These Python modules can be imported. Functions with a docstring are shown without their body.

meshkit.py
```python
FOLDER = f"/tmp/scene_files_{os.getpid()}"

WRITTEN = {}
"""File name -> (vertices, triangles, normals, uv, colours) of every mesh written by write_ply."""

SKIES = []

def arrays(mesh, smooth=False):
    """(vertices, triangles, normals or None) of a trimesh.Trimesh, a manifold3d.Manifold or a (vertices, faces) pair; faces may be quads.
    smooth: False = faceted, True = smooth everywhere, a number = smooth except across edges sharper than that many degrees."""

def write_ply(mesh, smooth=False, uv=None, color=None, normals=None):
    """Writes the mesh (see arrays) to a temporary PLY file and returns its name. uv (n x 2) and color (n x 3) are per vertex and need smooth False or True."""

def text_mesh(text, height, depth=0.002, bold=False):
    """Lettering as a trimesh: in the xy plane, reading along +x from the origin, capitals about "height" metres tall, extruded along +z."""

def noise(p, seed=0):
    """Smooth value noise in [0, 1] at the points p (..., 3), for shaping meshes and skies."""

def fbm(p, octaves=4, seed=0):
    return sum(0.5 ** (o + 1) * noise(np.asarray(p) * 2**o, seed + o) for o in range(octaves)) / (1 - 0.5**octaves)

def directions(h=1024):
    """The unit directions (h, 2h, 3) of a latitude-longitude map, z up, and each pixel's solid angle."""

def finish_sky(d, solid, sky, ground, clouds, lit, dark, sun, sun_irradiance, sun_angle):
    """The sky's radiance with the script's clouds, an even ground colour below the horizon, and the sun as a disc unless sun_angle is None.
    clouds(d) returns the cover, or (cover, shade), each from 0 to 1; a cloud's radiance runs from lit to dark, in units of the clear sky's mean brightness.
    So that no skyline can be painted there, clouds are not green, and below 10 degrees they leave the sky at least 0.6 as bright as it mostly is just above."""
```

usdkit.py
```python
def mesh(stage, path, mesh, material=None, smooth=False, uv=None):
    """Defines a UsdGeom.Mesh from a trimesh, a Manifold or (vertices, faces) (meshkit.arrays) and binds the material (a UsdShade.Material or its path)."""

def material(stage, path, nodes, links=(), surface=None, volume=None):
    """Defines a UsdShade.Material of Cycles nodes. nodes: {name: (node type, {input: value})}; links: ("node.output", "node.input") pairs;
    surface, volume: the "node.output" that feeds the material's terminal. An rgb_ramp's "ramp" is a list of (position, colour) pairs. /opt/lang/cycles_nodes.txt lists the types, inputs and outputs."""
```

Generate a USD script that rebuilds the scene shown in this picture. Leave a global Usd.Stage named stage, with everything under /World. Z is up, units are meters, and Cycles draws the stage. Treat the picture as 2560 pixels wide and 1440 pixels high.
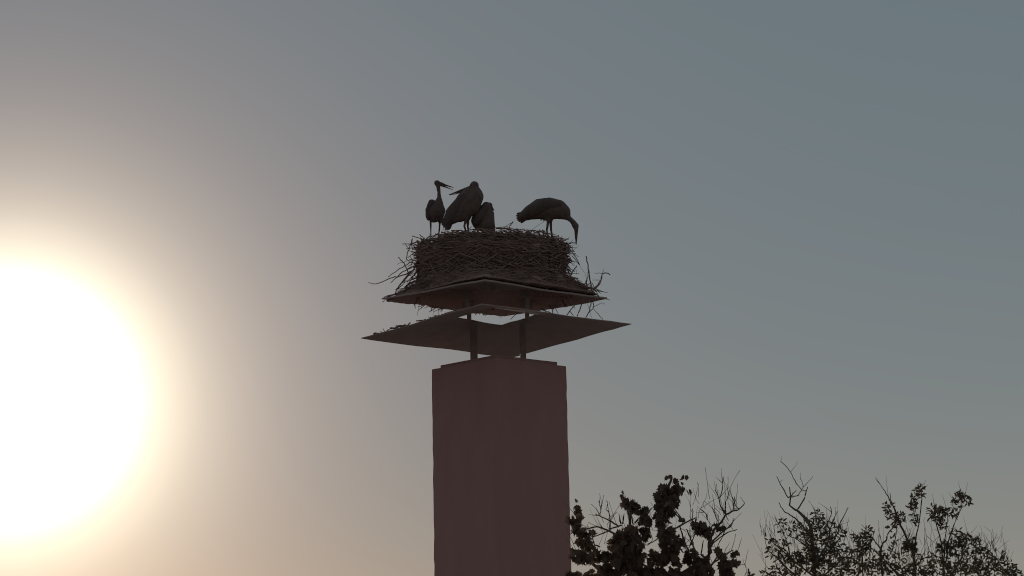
import math, random
import numpy as np, trimesh, usdkit, meshkit
import manifold3d as m3
from manifold3d import Manifold
from pxr import Usd, UsdGeom, UsdLux, UsdShade, Gf

stage = Usd.Stage.CreateInMemory()
UsdGeom.SetStageUpAxis(stage, 'Z')
UsdGeom.Xform.Define(stage, '/World')

# ------------------------------------------------------------------ camera
FP = 4600.0                                   # focal length in photograph pixels (2560 wide)
PITCH, ROLL = math.radians(10.8), math.radians(1.18)
EYE = np.array([0.0, 0.0, 5.0])
FWD = np.array([0, math.cos(PITCH), math.sin(PITCH)])
_u, _r = np.array([0, -math.sin(PITCH), math.cos(PITCH)]), np.array([1.0, 0, 0])
UPV = math.cos(ROLL) * _u + math.sin(ROLL) * _r
RGT = math.cos(ROLL) * _r - math.sin(ROLL) * _u
cam = UsdGeom.Camera.Define(stage, '/World/camera')
cam.CreateHorizontalApertureAttr(36.0)
cam.CreateVerticalApertureAttr(36.0 * 9 / 16)
cam.CreateFocalLengthAttr(36.0 * FP / 2560)
cam.CreateClippingRangeAttr(Gf.Vec2f(0.1, 9000))
_m = np.eye(4); _m[0, :3], _m[1, :3], _m[2, :3], _m[3, :3] = RGT, UPV, -FWD, EYE
cam.AddTransformOp().Set(Gf.Matrix4d(*_m.ravel().tolist()))
EXPOSURE = -1.5
cam.CreateExposureAttr(EXPOSURE)

def ray(px, py):
    d = FWD + (px - 1280) / FP * RGT - (py - 720) / FP * UPV
    return d / np.linalg.norm(d)

def at(px, py, Y):
    """The point of the vertical plane y = Y that the photograph shows at this pixel."""
    d = ray(px, py)
    return EYE + d * (Y / d[1])

# ------------------------------------------------------------------ sky and sun
SUN = ray(20, 1000)
SUN_EL, SUN_ROT = math.asin(SUN[2]), math.atan2(SUN[0], SUN[1])
K = 2.0 ** EXPOSURE * 0.1                     # sky units to picture units
gain = [c / 2.0 ** EXPOSURE for c in (0.050, 0.050, 0.060)]
VEIL0 = np.array((0.1220, 0.1640, 0.1810)) / K             # even evening haze high up ...
VEIL1 = VEIL0 + np.array((0.1150, 0.0660, 0.0340)) / K     # ... thickening towards the horizon
def aureole(deg):
    """Radiance of the sun's aureole in the haze against the angle from the sun."""
    far = np.array((5.94, 5.65, 3.96)) * math.exp(-deg / 2.0) + np.array((.474, .204, .167)) * math.exp(-deg / 6.0)
    near = [(0, (6, 6, 6)), (2.4, (3, 3, 2.8)), (3.3, (1.6, 1.5, 1.25)), (3.85, (1.08, 1.02, .80)), (4.4, (.86, .76, .55)), (5.0, (.72, .575, .42)), (5.4, (.62, .485, .355)), (5.8, (.51, .40, .29))]
    w = min(1, max(0, (deg - 5.2) / .8)); nr = np.array([np.interp(deg, [a for a, _ in near], [c[k] for _, c in near]) for k in range(3)])
    return nr * (1 - w) + far * w
AMAX = 70.0
sky = UsdLux.DomeLight.Define(stage, '/World/sky')
sky_mat = usdkit.material(stage, '/World/Looks/sky', {
    'tex': ('sky_texture', dict(sky_type='single_scattering', sun_disc=False, sun_elevation=SUN_EL, sun_rotation=SUN_ROT, air_density=1.0, aerosol_density=0.3, ozone_density=1.0)),
    'tint': ('mix', dict(mix_type='multiply', fac=1.0, color2=gain)),
    'geo': ('geometry', {}), 'xyz': ('separate_xyz', {}),
    'up': ('math', dict(math_type='maximum', value2=0.0)), 'neg': ('math', dict(math_type='multiply', value2=-1 / 0.15)), 'exp': ('math', dict(math_type='exponent')),
    'haze': ('mix', dict(mix_type='mix', color1=tuple(VEIL0), color2=tuple(VEIL1))),
    'base': ('mix', dict(mix_type='add', fac=1.0)),
    'dot': ('vector_math', dict(math_type='dot_product', vector2=tuple(SUN))),
    'ang': ('math', dict(math_type='arccosine')),
    'nrm': ('math', dict(math_type='divide', value2=math.radians(AMAX), use_clamp=True)),
    'root': ('math', dict(math_type='power', value2=0.5)),
    'ramp': ('rgb_ramp', dict(ramp=[(x, tuple((aureole(AMAX * x * x) * (1 if x < .9 else (1 - x) / .1)) / K)) for x in np.linspace(0, 1, 256)])),
    'sum': ('mix', dict(mix_type='add', fac=1.0)),
    'bg': ('background_shader', dict(strength=0.1))},
    [('tex.color', 'tint.color1'), ('geo.position', 'xyz.vector'), ('xyz.z', 'up.value1'), ('up.value', 'neg.value1'), ('neg.value', 'exp.value1'), ('exp.value', 'haze.fac'),
     ('tint.color', 'base.color1'), ('haze.color', 'base.color2'), ('geo.position', 'dot.vector1'), ('dot.value', 'ang.value1'), ('ang.value', 'nrm.value1'), ('nrm.value', 'root.value1'),
     ('root.value', 'ramp.fac'), ('base.color', 'sum.color1'), ('ramp.color', 'sum.color2'), ('sum.color', 'bg.color')], surface='bg.background')
UsdShade.MaterialBindingAPI.Apply(sky.GetPrim()).Bind(sky_mat)
sky.GetPrim().SetCustomDataByKey('kind', 'structure')
sun = UsdLux.DistantLight.Define(stage, '/World/sun')
sun.CreateIntensityAttr(0.5); sun.CreateAngleAttr(0.5); sun.CreateNormalizeAttr(True); sun.CreateColorAttr(Gf.Vec3f(1.0, 0.82, 0.62))
_z = SUN; _x = np.cross([0, 0, 1.0], _z); _x /= np.linalg.norm(_x); _y = np.cross(_z, _x)
_m = np.eye(4); _m[0, :3], _m[1, :3], _m[2, :3] = _x, _y, _z
sun.AddTransformOp().Set(Gf.Matrix4d(*_m.ravel().tolist()))

# ------------------------------------------------------------------ helpers
rng = np.random.default_rng(11)
used = {}
def numbered(path):
    n = used.get(path, 0); used[path] = n + 1
    return path if n == 0 else f'{path}_{n:03d}'

def tag(p, label=None, cat=None, group=None, kind=None):
    for k, v in (('label', label), ('category', cat), ('group', group), ('kind', kind)):
        if v: p.SetCustomDataByKey(k, v)

def thing(name, loc, label, cat, group=None):
    x = UsdGeom.Xform.Define(stage, numbered('/World/' + name))
    x.AddTranslateOp().Set(Gf.Vec3d(*map(float, loc)))
    tag(x.GetPrim(), label, cat, group)
    return str(x.GetPath()), np.asarray(loc, float)

def part(parent, name, mesh, mat, smooth=35, label=None, kind=None):
    """parent: (path, origin); mesh in world coordinates."""
    path, org = parent
    v, f, n = meshkit.arrays(mesh, smooth)
    p = usdkit.mesh(stage, numbered(path + '/' + name), trimesh.Trimesh(v - org, f, process=False), mat, smooth=False)
    if n is not None:
        from pxr import Vt
        p.CreateNormalsAttr(Vt.Vec3fArray.FromNumpy(n.astype(np.float32))); p.SetNormalsInterpolation('vertex')
    tag(p.GetPrim(), label=label, kind=kind)
    return str(p.GetPath()), org

def cat(ms):
    vs, fs, n = [], [], 0
    for v, f in ms:
        vs.append(v); fs.append(f + n); n += len(v)
    return np.vstack(vs), np.vstack(fs)

def tube(points, radii, sides=5):
    p = np.asarray(points, float)
    radii = np.broadcast_to(radii, (len(p),)).astype(float)
    t = np.gradient(p, axis=0); t /= np.linalg.norm(t, axis=1, keepdims=True) + 1e-12
    a = np.cross(t, np.where(np.abs(t[:, 2:]) < 0.9, [0, 0, 1.0], [1.0, 0, 0])); a /= np.linalg.norm(a, axis=1, keepdims=True) + 1e-12
    b, ang = np.cross(t, a), np.arange(sides) * 2 * np.pi / sides
    v = (p[:, None] + radii[:, None, None] * (np.cos(ang)[None, :, None] * a[:, None] + np.sin(ang)[None, :, None] * b[:, None])).reshape(-1, 3)
    i, j = np.meshgrid(np.arange(len(p) - 1), np.arange(sides), indexing='ij')
    q = np.stack([i * sides + j, i * sides + (j + 1) % sides, (i + 1) * sides + (j + 1) % sides, (i + 1) * sides + j], -1).reshape(-1, 4)
    f = np.vstack([q[:, [0, 1, 2]], q[:, [0, 2, 3]]])
    n = len(v); v = np.vstack([v, p[:1], p[-1:]]); k = np.arange(sides); m = (len(p) - 1) * sides
    f = np.vstack([f, np.stack([np.full(sides, n), (k + 1) % sides, k], 1), np.stack([np.full(sides, n + 1), m + k, m + (k + 1) % sides], 1)])
    return v, f

def smooth_line(p, per=4):
    """Catmull-Rom through the points."""
    p = np.asarray(p, float)
    if len(p) < 3: return np.array([p[0] + (p[-1] - p[0]) * t for t in np.linspace(0, 1, 4)])
    q = np.vstack([2 * p[0] - p[1], p, 2 * p[-1] - p[-2]]); out = []
    for i in range(1, len(q) - 2):
        a, b, c, d = q[i - 1:i + 3]
        for t in np.arange(per) / per:
            out.append(.5 * (2 * b + (c - a) * t + (2 * a - 5 * b + 4 * c - d) * t * t + (3 * b - a - 3 * c + d) * t ** 3))
    return np.array(out + [p[-1]])

def ball(c, r, seg=16):
    return Manifold.sphere(float(r), seg).translate(tuple(map(float, c)))

def chain(pts, seg=16):
    """[(centre, radius), ...] -> union of hulls of neighbouring spheres."""
    bs = [ball(c, r, seg) for c, r in pts]
    if len(bs) == 1: return bs[0]
    return Manifold.batch_boolean([Manifold.batch_hull([a, b]) for a, b in zip(bs, bs[1:])], m3.OpType.Add)

def soft(man, edge=0.014, it=8):
    m = man.refine_to_length(edge).to_mesh()
    t = trimesh.Trimesh(m.vert_properties[:, :3], m.tri_verts, process=True)
    trimesh.smoothing.filter_taubin(t, 0.5, 0.52, it)
    return t

# ------------------------------------------------------------------ materials
def rough(name, dark, light, scale, rough_=0.9, bump=0.3, dist=0.01, detail=5, extra=None):
    nodes = {'co': ('geometry', {}), 'n': ('noise_texture', dict(scale=scale, detail=detail, roughness=0.6)),
             'r': ('rgb_ramp', dict(ramp=[(0.3, dark), (0.7, light)])), 'b': ('bump', dict(strength=bump, distance=dist)),
             'p': ('principled_bsdf', dict(roughness=rough_, specular_ior_level=0.25))}
    links = [('co.position', 'n.vector'), ('n.fac', 'r.fac'), ('n.fac', 'b.height'), ('r.color', 'p.base_color'), ('b.normal', 'p.normal')]
    if extra: extra(nodes, links)
    return usdkit.material(stage, '/World/Looks/' + name, nodes, links, surface='p.BSDF')

M_RENDER = rough('chimney_render', (.315, .158, .142), (.352, .176, .158), 1.2, bump=.3, dist=.005, detail=9, extra=lambda n, l: (n.update({'st': ('mapping', dict(scale=(3.0, 3.0, .8)))}), l.remove(('co.position', 'n.vector')), l.extend([('co.position', 'st.vector'), ('st.vector', 'n.vector')])))
M_CROWN = rough('crown_mortar', (.30, .16, .14), (.37, .20, .175), 9, bump=.4)
M_METAL = rough('hood_metal', (.29, .20, .18), (.36, .25, .225), 4, rough_=.8, bump=.2)
M_POST = rough('post_metal', (.29, .21, .19), (.36, .265, .24), 14, rough_=.8)
M_NEST = rough('nest_mass', (.29, .175, .15), (.37, .225, .195), 22, bump=.6, dist=.015)
M_TWIG = rough('dry_twig', (.20, .118, .100), (.31, .19, .162), 12)
M_BODY = rough('stork_silhouette_plumage', (.095, .061, .052), (.14, .092, .08), 16, bump=.3)  # white plumage coloured dark brown, backlit shade put into the colour
M_WING = rough('stork_silhouette_feathers', (.075, .049, .042), (.105, .069, .06), 25)  # wing tone kept near the body, the backlit silhouette painted in
M_BILL = rough('stork_bill', (.07, .045, .04), (.12, .07, .06), 30, rough_=.6)
M_EYE = rough('stork_eye', (.01, .01, .01), (.02, .02, .02), 5, rough_=.2)
M_BARK = rough('bark', (.075, .053, .043), (.14, .10, .08), 10, bump=.5)
M_GROUND = rough('bounce_ground', (.34, .30, .27), (.46, .41, .37), .6)  # unseen ground, pale tone chosen to bounce light onto the undersides
def leafmat(name, dark, light, trans):
    return usdkit.material(stage, '/World/Looks/' + name, {
        'i': ('geometry', {}), 'r': ('rgb_ramp', dict(ramp=[(0, dark), (1, light)])), 'p': ('principled_bsdf', dict(roughness=.55, specular_ior_level=.3)),
        't': ('translucent_bsdf', {}), 'm': ('mix_closure', dict(fac=trans))},
        [('i.random_per_island', 'r.fac'), ('r.color', 'p.base_color'), ('r.color', 't.color'), ('p.BSDF', 'm.closure1'), ('t.BSDF', 'm.closure2')], surface='m.closure')
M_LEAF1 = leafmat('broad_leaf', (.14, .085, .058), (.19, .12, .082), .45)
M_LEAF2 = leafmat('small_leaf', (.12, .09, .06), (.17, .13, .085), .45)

# ------------------------------------------------------------------ ground
gx = np.linspace(-1, 1, 41); gx = np.sign(gx) * np.abs(gx) ** 2.5 * 6000
X, Y = np.meshgrid(gx, gx, indexing='ij'); Z = (meshkit.fbm(np.stack([X / 9, Y / 9, 0 * X], -1), 3, 2) - .5) * .12
idx = np.arange(41 * 41).reshape(41, 41)
q = np.stack([idx[:-1, :-1], idx[1:, :-1], idx[1:, 1:], idx[:-1, 1:]], -1).reshape(-1, 4)
g = usdkit.mesh(stage, '/World/ground', (np.stack([X, Y, Z], -1).reshape(-1, 3), q), M_GROUND, smooth=True)
tag(g.GetPrim(), 'unseen ground below the chimney and trees, toned pale to bounce light up', 'ground', kind='structure')

# ------------------------------------------------------------------ chimney with two stacked hoods
S = 180.0
P0 = EYE + (FWD + (1247 - 1280) / FP * RGT - (905 - 720) / FP * UPV) * (FP / S)
X0, Y0 = P0[0], P0[1]
def zat(py): return at(1247 - (py - 905) * math.tan(ROLL), py, Y0)[2]
def mm(px): return px / S

CH = thing('chimney', (X0, Y0, 0), 'wide square masonry chimney carrying two stacked hoods and the stork nest', 'chimney')
ztop = zat(920)
def square(a, yaw): return [(a * math.sin(k * math.pi / 2 + yaw), -a * math.cos(k * math.pi / 2 + yaw)) for k in range(4)]   # near, right, far, left
def shaft(a, z0, z1, yaw, levels, bump, seed, bevel=.018, per=14):
    cs = np.array(square(a, yaw)); ring = []
    for k in range(4):
        p, q_ = cs[k], cs[(k + 1) % 4]; d = (q_ - p) / np.linalg.norm(q_ - p); L = np.linalg.norm(q_ - p)
        for s in np.linspace(bevel, L - bevel, per): ring.append(p + d * s)
    ring = np.array(ring); n = len(ring); zs = np.linspace(z0, z1, levels); v = []
    for z in zs: v.append(np.column_stack([ring, np.full(n, z)]))
    v = np.array(v); rad = v[..., :2] / np.linalg.norm(v[..., :2], axis=-1, keepdims=True)
    amt = (meshkit.fbm(v * [5, 5, 7], 3, seed) - .5) * bump
    v[..., :2] += rad * amt[..., None]
    v[-1, :, 2] += (meshkit.fbm(v[-1] * 6, 2, seed + 3) - .5) * bump * .6
    V = v.reshape(-1, 3) + [X0, Y0, 0]; i, j = np.meshgrid(np.arange(levels - 1), np.arange(n), indexing='ij')
    qd = np.stack([i * n + j, i * n + (j + 1) % n, (i + 1) * n + (j + 1) % n, (i + 1) * n + j], -1).reshape(-1, 4)
    f = np.vstack([qd[:, [0, 1, 2]], qd[:, [0, 2, 3]]]); c = len(V); V = np.vstack([V, [[X0, Y0, z1]], [[X0, Y0, z0]]]); k = np.arange(n); m = (levels - 1) * n
    f = np.vstack([f, np.stack([np.full(n, c), m + k, m + (k + 1) % n], 1), np.stack([np.full(n, c + 1), (k + 1) % n, k], 1)])
    return V, f
part(CH, 'shaft', shaft(mm(170), -.2, ztop, math.radians(-1.5), 90, .022, 5), M_RENDER, smooth=50)
zc = zat(909.5)
part(CH, 'crown_slab', shaft(mm(147), ztop + .002, zc, math.radians(-3), 4, .016, 9, bevel=.012), M_CROWN, smooth=50)

def sheet(eaves, top, th, hole, seed, sag=.03):
    """A thin folded metal sheet between four eaves corners and four top corners (near, right, far, left); open in the middle if hole."""
    N, E, T = 14, np.array(eaves), np.array(top)
    def ring(t, dz, grow=0.0):
        out = []
        for k in range(4):
            a = E[k] + (T[k] - E[k]) * t; b = E[(k + 1) % 4] + (T[(k + 1) % 4] - E[(k + 1) % 4]) * t
            for u in np.arange(N) / N: out.append(a + (b - a) * u + [0, 0, dz])
        out = np.array(out); c = out.mean(0); out[:, :2] += (out[:, :2] - c[:2]) * grow
        return out
    ts = np.linspace(0, 1, 9)
    outer = [ring(t, th) for t in ts]; inner = [ring(t, 0) for t in ts[::-1]]; rim = [ring(0, th * .5, .0025)]
    if hole: loop = rim + outer + inner
    else: loop = outer[::-1] + rim + inner[::-1]
    V = np.array(loop); n, L = 4 * N, len(loop)
    V[..., 2] += (meshkit.fbm(np.concatenate([V[..., :2] * 2.2, V[..., 2:] * 0], -1), 2, seed) - .5) * sag
    i, j = np.meshgrid(np.arange(L if hole else L - 1), np.arange(n), indexing='ij'); i2, j2 = (i + 1) % L, (j + 1) % n
    qd = np.stack([i * n + j, i * n + j2, i2 * n + j2, i2 * n + j] if hole else [i * n + j, i2 * n + j, i2 * n + j2, i * n + j2], -1).reshape(-1, 4); W = V.reshape(-1, 3)
    f = np.vstack([qd[:, [0, 1, 2]], qd[:, [0, 2, 3]]])
    if not hole:
        c0 = len(W); W = np.vstack([W, [V[0].mean(0)], [V[-1].mean(0)]]); k = np.arange(n); m = (L - 1) * n
        f = np.vstack([f, np.stack([np.full(n, c0), k, (k + 1) % n], 1), np.stack([np.full(n, c0 + 1), m + (k + 1) % n, m + k], 1)])
    return W, f
def corners(near, right, far, left, dn):
    """Corner points, each at its own distance: the near and far corners half a diagonal before and behind the chimney's axis."""
    d = (-dn, 0.0, dn, 0.0)
    return [at(px, py, Y0 + k) for (px, py), k in zip((near, right, far, left), d)]
LE = corners((1204, 761), (1578, 811), (1277, 894), (903, 847), mm(338)); LT = corners((1228, 769), (1340, 788), (1254, 814), (1142, 794), mm(139))
part(CH, 'lower_hood', sheet(LE, LT, .011, True, 3, .03), M_METAL, smooth=30)
UE = corners((1211, 704), (1518, 749), (1262, 792), (955, 749), mm(281)); UT = corners((1222, 709), (1420, 737), (1248, 766), (1052, 737), mm(185))
part(CH, 'upper_hood', sheet(UE, UT, .022, False, 4), M_METAL, smooth=30)
zu0, zu1 = zat(749), zat(736)
def boxm(c, size, yaw=0):
    b = trimesh.creation.box(size); b.apply_transform(trimesh.transformations.rotation_matrix(yaw, [0, 0, 1])); b.apply_translation(c)
    return np.array(b.vertices), np.array(b.faces)
def sheet_z(x, y):
    """Height of the lower hood's underside over a point, from its corners."""
    le, lt = np.array(LE) - [X0, Y0, 0], np.array(LT) - [X0, Y0, 0]; best = None
    for k in range(4):
        for t in np.linspace(0, 1, 60):
            a = le[k] + (lt[k] - le[k]) * t; b = le[(k + 1) % 4] + (lt[(k + 1) % 4] - le[(k + 1) % 4]) * t
            for u in np.linspace(0, 1, 30):
                p = a + (b - a) * u; d = math.hypot(p[0] - x, p[1] - y)
                if best is None or d < best[0]: best = (d, p[2])
    return best[1]
for sx in (-1, 1):
    for sy in (-1, 1):
        w = .095 if sx < 0 else .08; x, y = X0 + mm(-1) + sx * mm(62), Y0 + sy * mm(60)
        h0, h1 = zc - .012, sheet_z(sx * mm(62), sy * mm(60)) - .005
        if sy > 0: part(CH, 'lower_post', boxm((x, y, (h0 + h1) / 2), (w, w, h1 - h0), .1 * sx), M_POST, smooth=False)
        x, y = X0 + sx * mm(74), Y0 + sy * mm(72); h0, h1 = sheet_z(sx * mm(74), sy * mm(72)) - .005, zu1 + .01
        part(CH, 'upper_post', boxm((x, y, (h0 + h1) / 2), (.06, .06, h1 - h0)), M_POST, smooth=False)
        part(CH, 'bracket', boxm((x - .01, y, zu0 + .0), (.17, .075, .10)), M_POST, smooth=False)

# ------------------------------------------------------------------ nest
NX, NR = X0 - mm(13), mm(196)
zn0, zn1 = zat(741), zat(627)
NEST = thing('stork_nest', (NX, Y0, zn0), 'large round stork nest of dry twigs built on top of the chimney hood', 'nest')
th_ = np.linspace(0, 2 * np.pi, 120, endpoint=False)
prof = [(.01, .0), (.5, .0), (1.36, -.02), (1.30, .06), (1.10, .16), (.955, .26), (.90, .36), (.885, .46), (.90, .58), (.925, .70), (.945, .82), (.94, .92), (.90, 1.0), (.80, 1.02), (.66, .97), (.4, .90), (.01, .88)]
H = zn1 - zn0
V = []
for r, h in prof:
    n = meshkit.fbm(np.stack([np.cos(th_) * 4 * r, np.sin(th_) * 4 * r, np.full_like(th_, h * 3)], -1), 3, 7) - .5
    sq = 1.0 / (np.abs(np.cos(th_ + .07)) + np.abs(np.sin(th_ + .07))) * mm(276) / NR           # the hood's square outline
    w = np.clip((.36 - h) / .36, 0, 1) ** 1.6 if r > .85 else 0.0
    lim = np.minimum(r, sq) if r > .85 and h < .36 else r
    rr = ((.93 * (1 - w) + sq * w) if (r > .85 and h < .36) else lim) * NR * (1 + .11 * n); V.append(np.stack([NX + rr * np.cos(th_), Y0 + rr * np.sin(th_), zn0 + h * H + .10 * n * (h > .3)], -1))
V = np.array(V); n = 120; i, j = np.meshgrid(np.arange(len(prof) - 1), np.arange(n), indexing='ij')
qd = np.stack([i * n + j, i * n + (j + 1) % n, (i + 1) * n + (j + 1) % n, (i + 1) * n + j], -1).reshape(-1, 4)
tm = trimesh.Trimesh(V.reshape(-1, 3), np.vstack([qd[:, [0, 1, 2]], qd[:, [0, 2, 3]]]), process=False).subdivide()
nv = tm.vertex_normals; tm.vertices = tm.vertices + nv * ((meshkit.fbm(tm.vertices * 16, 3, 4) - .5) * .07)[:, None]
part(NEST, 'nest_core', tm, M_NEST, smooth=True)

def core_r(h): return np.interp(h, [p[1] for p in prof[6:13]], [p[0] for p in prof[6:13]]) * NR
def woven(n, rmin=.0, out=.05, lmin=.25, lmax=.8, wide=1.0):
    res = []
    for _ in range(n):
        a = rng.uniform(0, 2 * np.pi); h = rng.uniform(.2, 1.03); L = rng.uniform(lmin, lmax); k = 6
        t = np.linspace(-.5, .5, k); slope = rng.normal(0, .42); rad = core_r(h) + rng.uniform(-.035, out * .6)
        aa = a + t * L / rad; bow = rng.uniform(-.02, .16) * wide
        r = rad + bow * (2 * t) ** 2 * L + rng.normal(0, .008, k); z = zn0 + h * H + t * L * slope + rng.normal(0, .008, k)
        r = np.minimum(r, NR * 1.12); z = np.minimum(z, zn1 + .09)
        res.append(tube(np.stack([NX + r * np.cos(aa), Y0 + r * np.sin(aa), z], -1), np.linspace(1, .55, k) * rng.uniform(.003, .011), 4))
    for _ in range(n // 3):                                  # twigs lying on the skirt over the hood
        a = rng.uniform(0, 2 * np.pi); q0 = mm(268) / (abs(math.cos(a + .07)) + abs(math.sin(a + .07))); t0 = rng.uniform(.05, 1)
        r = .93 * NR * (1 - t0) + q0 * t0; z = zn0 + H * .36 * (1 - t0) ** 1.5 + .05; L = rng.uniform(.15, .5); k = 5; t = np.linspace(-.5, .5, k); d = a + rng.choice([np.pi / 2, 0]) + rng.normal(0, .6)
        p = np.array([NX + r * math.cos(a), Y0 + r * math.sin(a), z]) + np.outer(t * L, [math.cos(d), math.sin(d), -.35 * math.cos(d - a)]) + rng.normal(0, .008, (k, 3))
        res.append(tube(p, np.linspace(1, .55, k) * rng.uniform(.004, .008), 4))
    for _ in range(n // 4):                                  # twigs laid over the rim
        a = rng.uniform(0, 2 * np.pi); L = rng.uniform(.2, .6); k = 5; t = np.linspace(-.5, .5, k); d = a + np.pi / 2 + rng.normal(0, .5)
        c = np.array([NX + NR * rng.uniform(.78, .95) * math.cos(a), Y0 + NR * rng.uniform(.78, .95) * math.sin(a), zn1 + rng.uniform(-.02, .045)])
        p = c + np.outer(t * L, [math.cos(d), math.sin(d), rng.normal(0, .12)]); p += rng.normal(0, .006, p.shape)
        res.append(tube(p, np.linspace(1, .6, k) * rng.uniform(.004, .008), 4))
    return cat(res)
part(NEST, 'woven_twigs', woven(2600), M_TWIG, smooth=True, kind='stuff')

def px_twig(parent, pts, w0, w1, Y, mat, org=(0, 0, 1), jitter=.0, name='twig', per=4, sides=5, buds=0, slope=0.0, wob=.6):
    """A twig through pixels of a crop: org = (x, y, scale) of that crop; widths in photograph pixels."""
    ps = [(org[0] + a / org[2], org[1] + b / org[2]) for a, b in pts]
    px_m = FP / (Y / FWD[1])
    w = [at(a, b, Y + slope * k / max(1, len(ps) - 1)) for k, (a, b) in enumerate(ps)]
    line = smooth_line(w, per); line[1:-1] += rng.normal(0, wob / px_m, (len(line) - 2, 3))
    r = np.linspace(w0, w1, len(line)) / 2 / px_m
    if buds:
        for k in rng.integers(1, len(line) - 1, buds) if len(line) > 3 else []: r[k] *= 1.25
    part(parent, name, tube(line, r, sides), mat, smooth=True)
    return line

CL, CR = (900, 540, 5.539), (1240, 540, 4.8)
left = [([(115, 920), (185, 940), (280, 925), (460, 850), (540, 840), (740, 755)], 1.6, 3.4), ([(425, 925), (510, 845), (600, 770), (720, 715)], 2, 3),
        ([(390, 845), (480, 780), (620, 690), (740, 620)], 1.8, 2.8), ([(530, 570), (600, 640), (640, 720), (680, 790)], 2.4, 3.2), ([(515, 670), (690, 610), (780, 590)], 1, 2),
        ([(480, 1090), (510, 1010), (590, 910), (680, 790), (760, 740)], 3.4, 3), ([(510, 1020), (600, 940), (660, 840), (760, 720)], 2.4, 2.2), ([(640, 1000), (740, 830), (790, 760)], 2.4, 2.4),
        ([(725, 315), (690, 430), (640, 600)], 3.2, 2.4), ([(725, 315), (718, 380), (735, 470)], 2.2, 2.4), ([(580, 375), (640, 385), (700, 383)], 1, 1.4), ([(625, 385), (645, 410), (680, 460)], 1.4, 2.2),
        ([(585, 405), (660, 385)], .9, 1.2), ([(825, 255), (880, 305), (970, 370)], 2.2, 3), ([(780, 365), (880, 345), (1000, 320), (1210, 320)], 1.6, 2.6), ([(1000, 268), (1130, 285), (1225, 310)], 1.6, 2.2),
        ([(1175, 268), (1300, 262), (1450, 250), (1700, 228)], 3.6, 2.8), ([(640, 455), (780, 430), (990, 370)], 2, 2.6), ([(518, 1052), (600, 1030), (690, 1010)], 2, 2), ([(500, 1088), (570, 1060), (680, 1035)], 2.4, 2.4),
        ([(742, 1195), (752, 1235), (770, 1278)], 2.2, 1.6), ([(960, 1230), (965, 1260)], 1.2, .8), ([(1005, 1240), (1000, 1270), (985, 1310)], 3.4, 2.2), ([(1015, 1300), (1012, 1400)], .7, .6),
        ([(1075, 1250), (1082, 1310), (1085, 1390)], 1.3, .8), ([(700, 560), (720, 640), (700, 700)], 1.8, 2), ([(640, 600), (700, 640), (780, 660)], 1.6, 2), ([(660, 700), (760, 640)], 1.6, 2),
        ([(650, 740), (720, 700), (800, 690)], 1.6, 2), ([(660, 580), (760, 500), (820, 470)], 1.8, 2.4), ([(780, 470), (800, 520), (790, 580)], 2, 2), ([(560, 960), (640, 860), (740, 780)], 1.6, 1.8),
        ([(650, 920), (700, 860), (770, 800)], 1.4, 1.8), ([(700, 940), (750, 900)], 1.6, 1.6), ([(690, 830), (760, 790)], 1.4, 2), ([(1230, 240), (1232, 265)], 1.4, 1.4), ([(310, 1190), (345, 1170)], 2.0, 1.6)]
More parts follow.
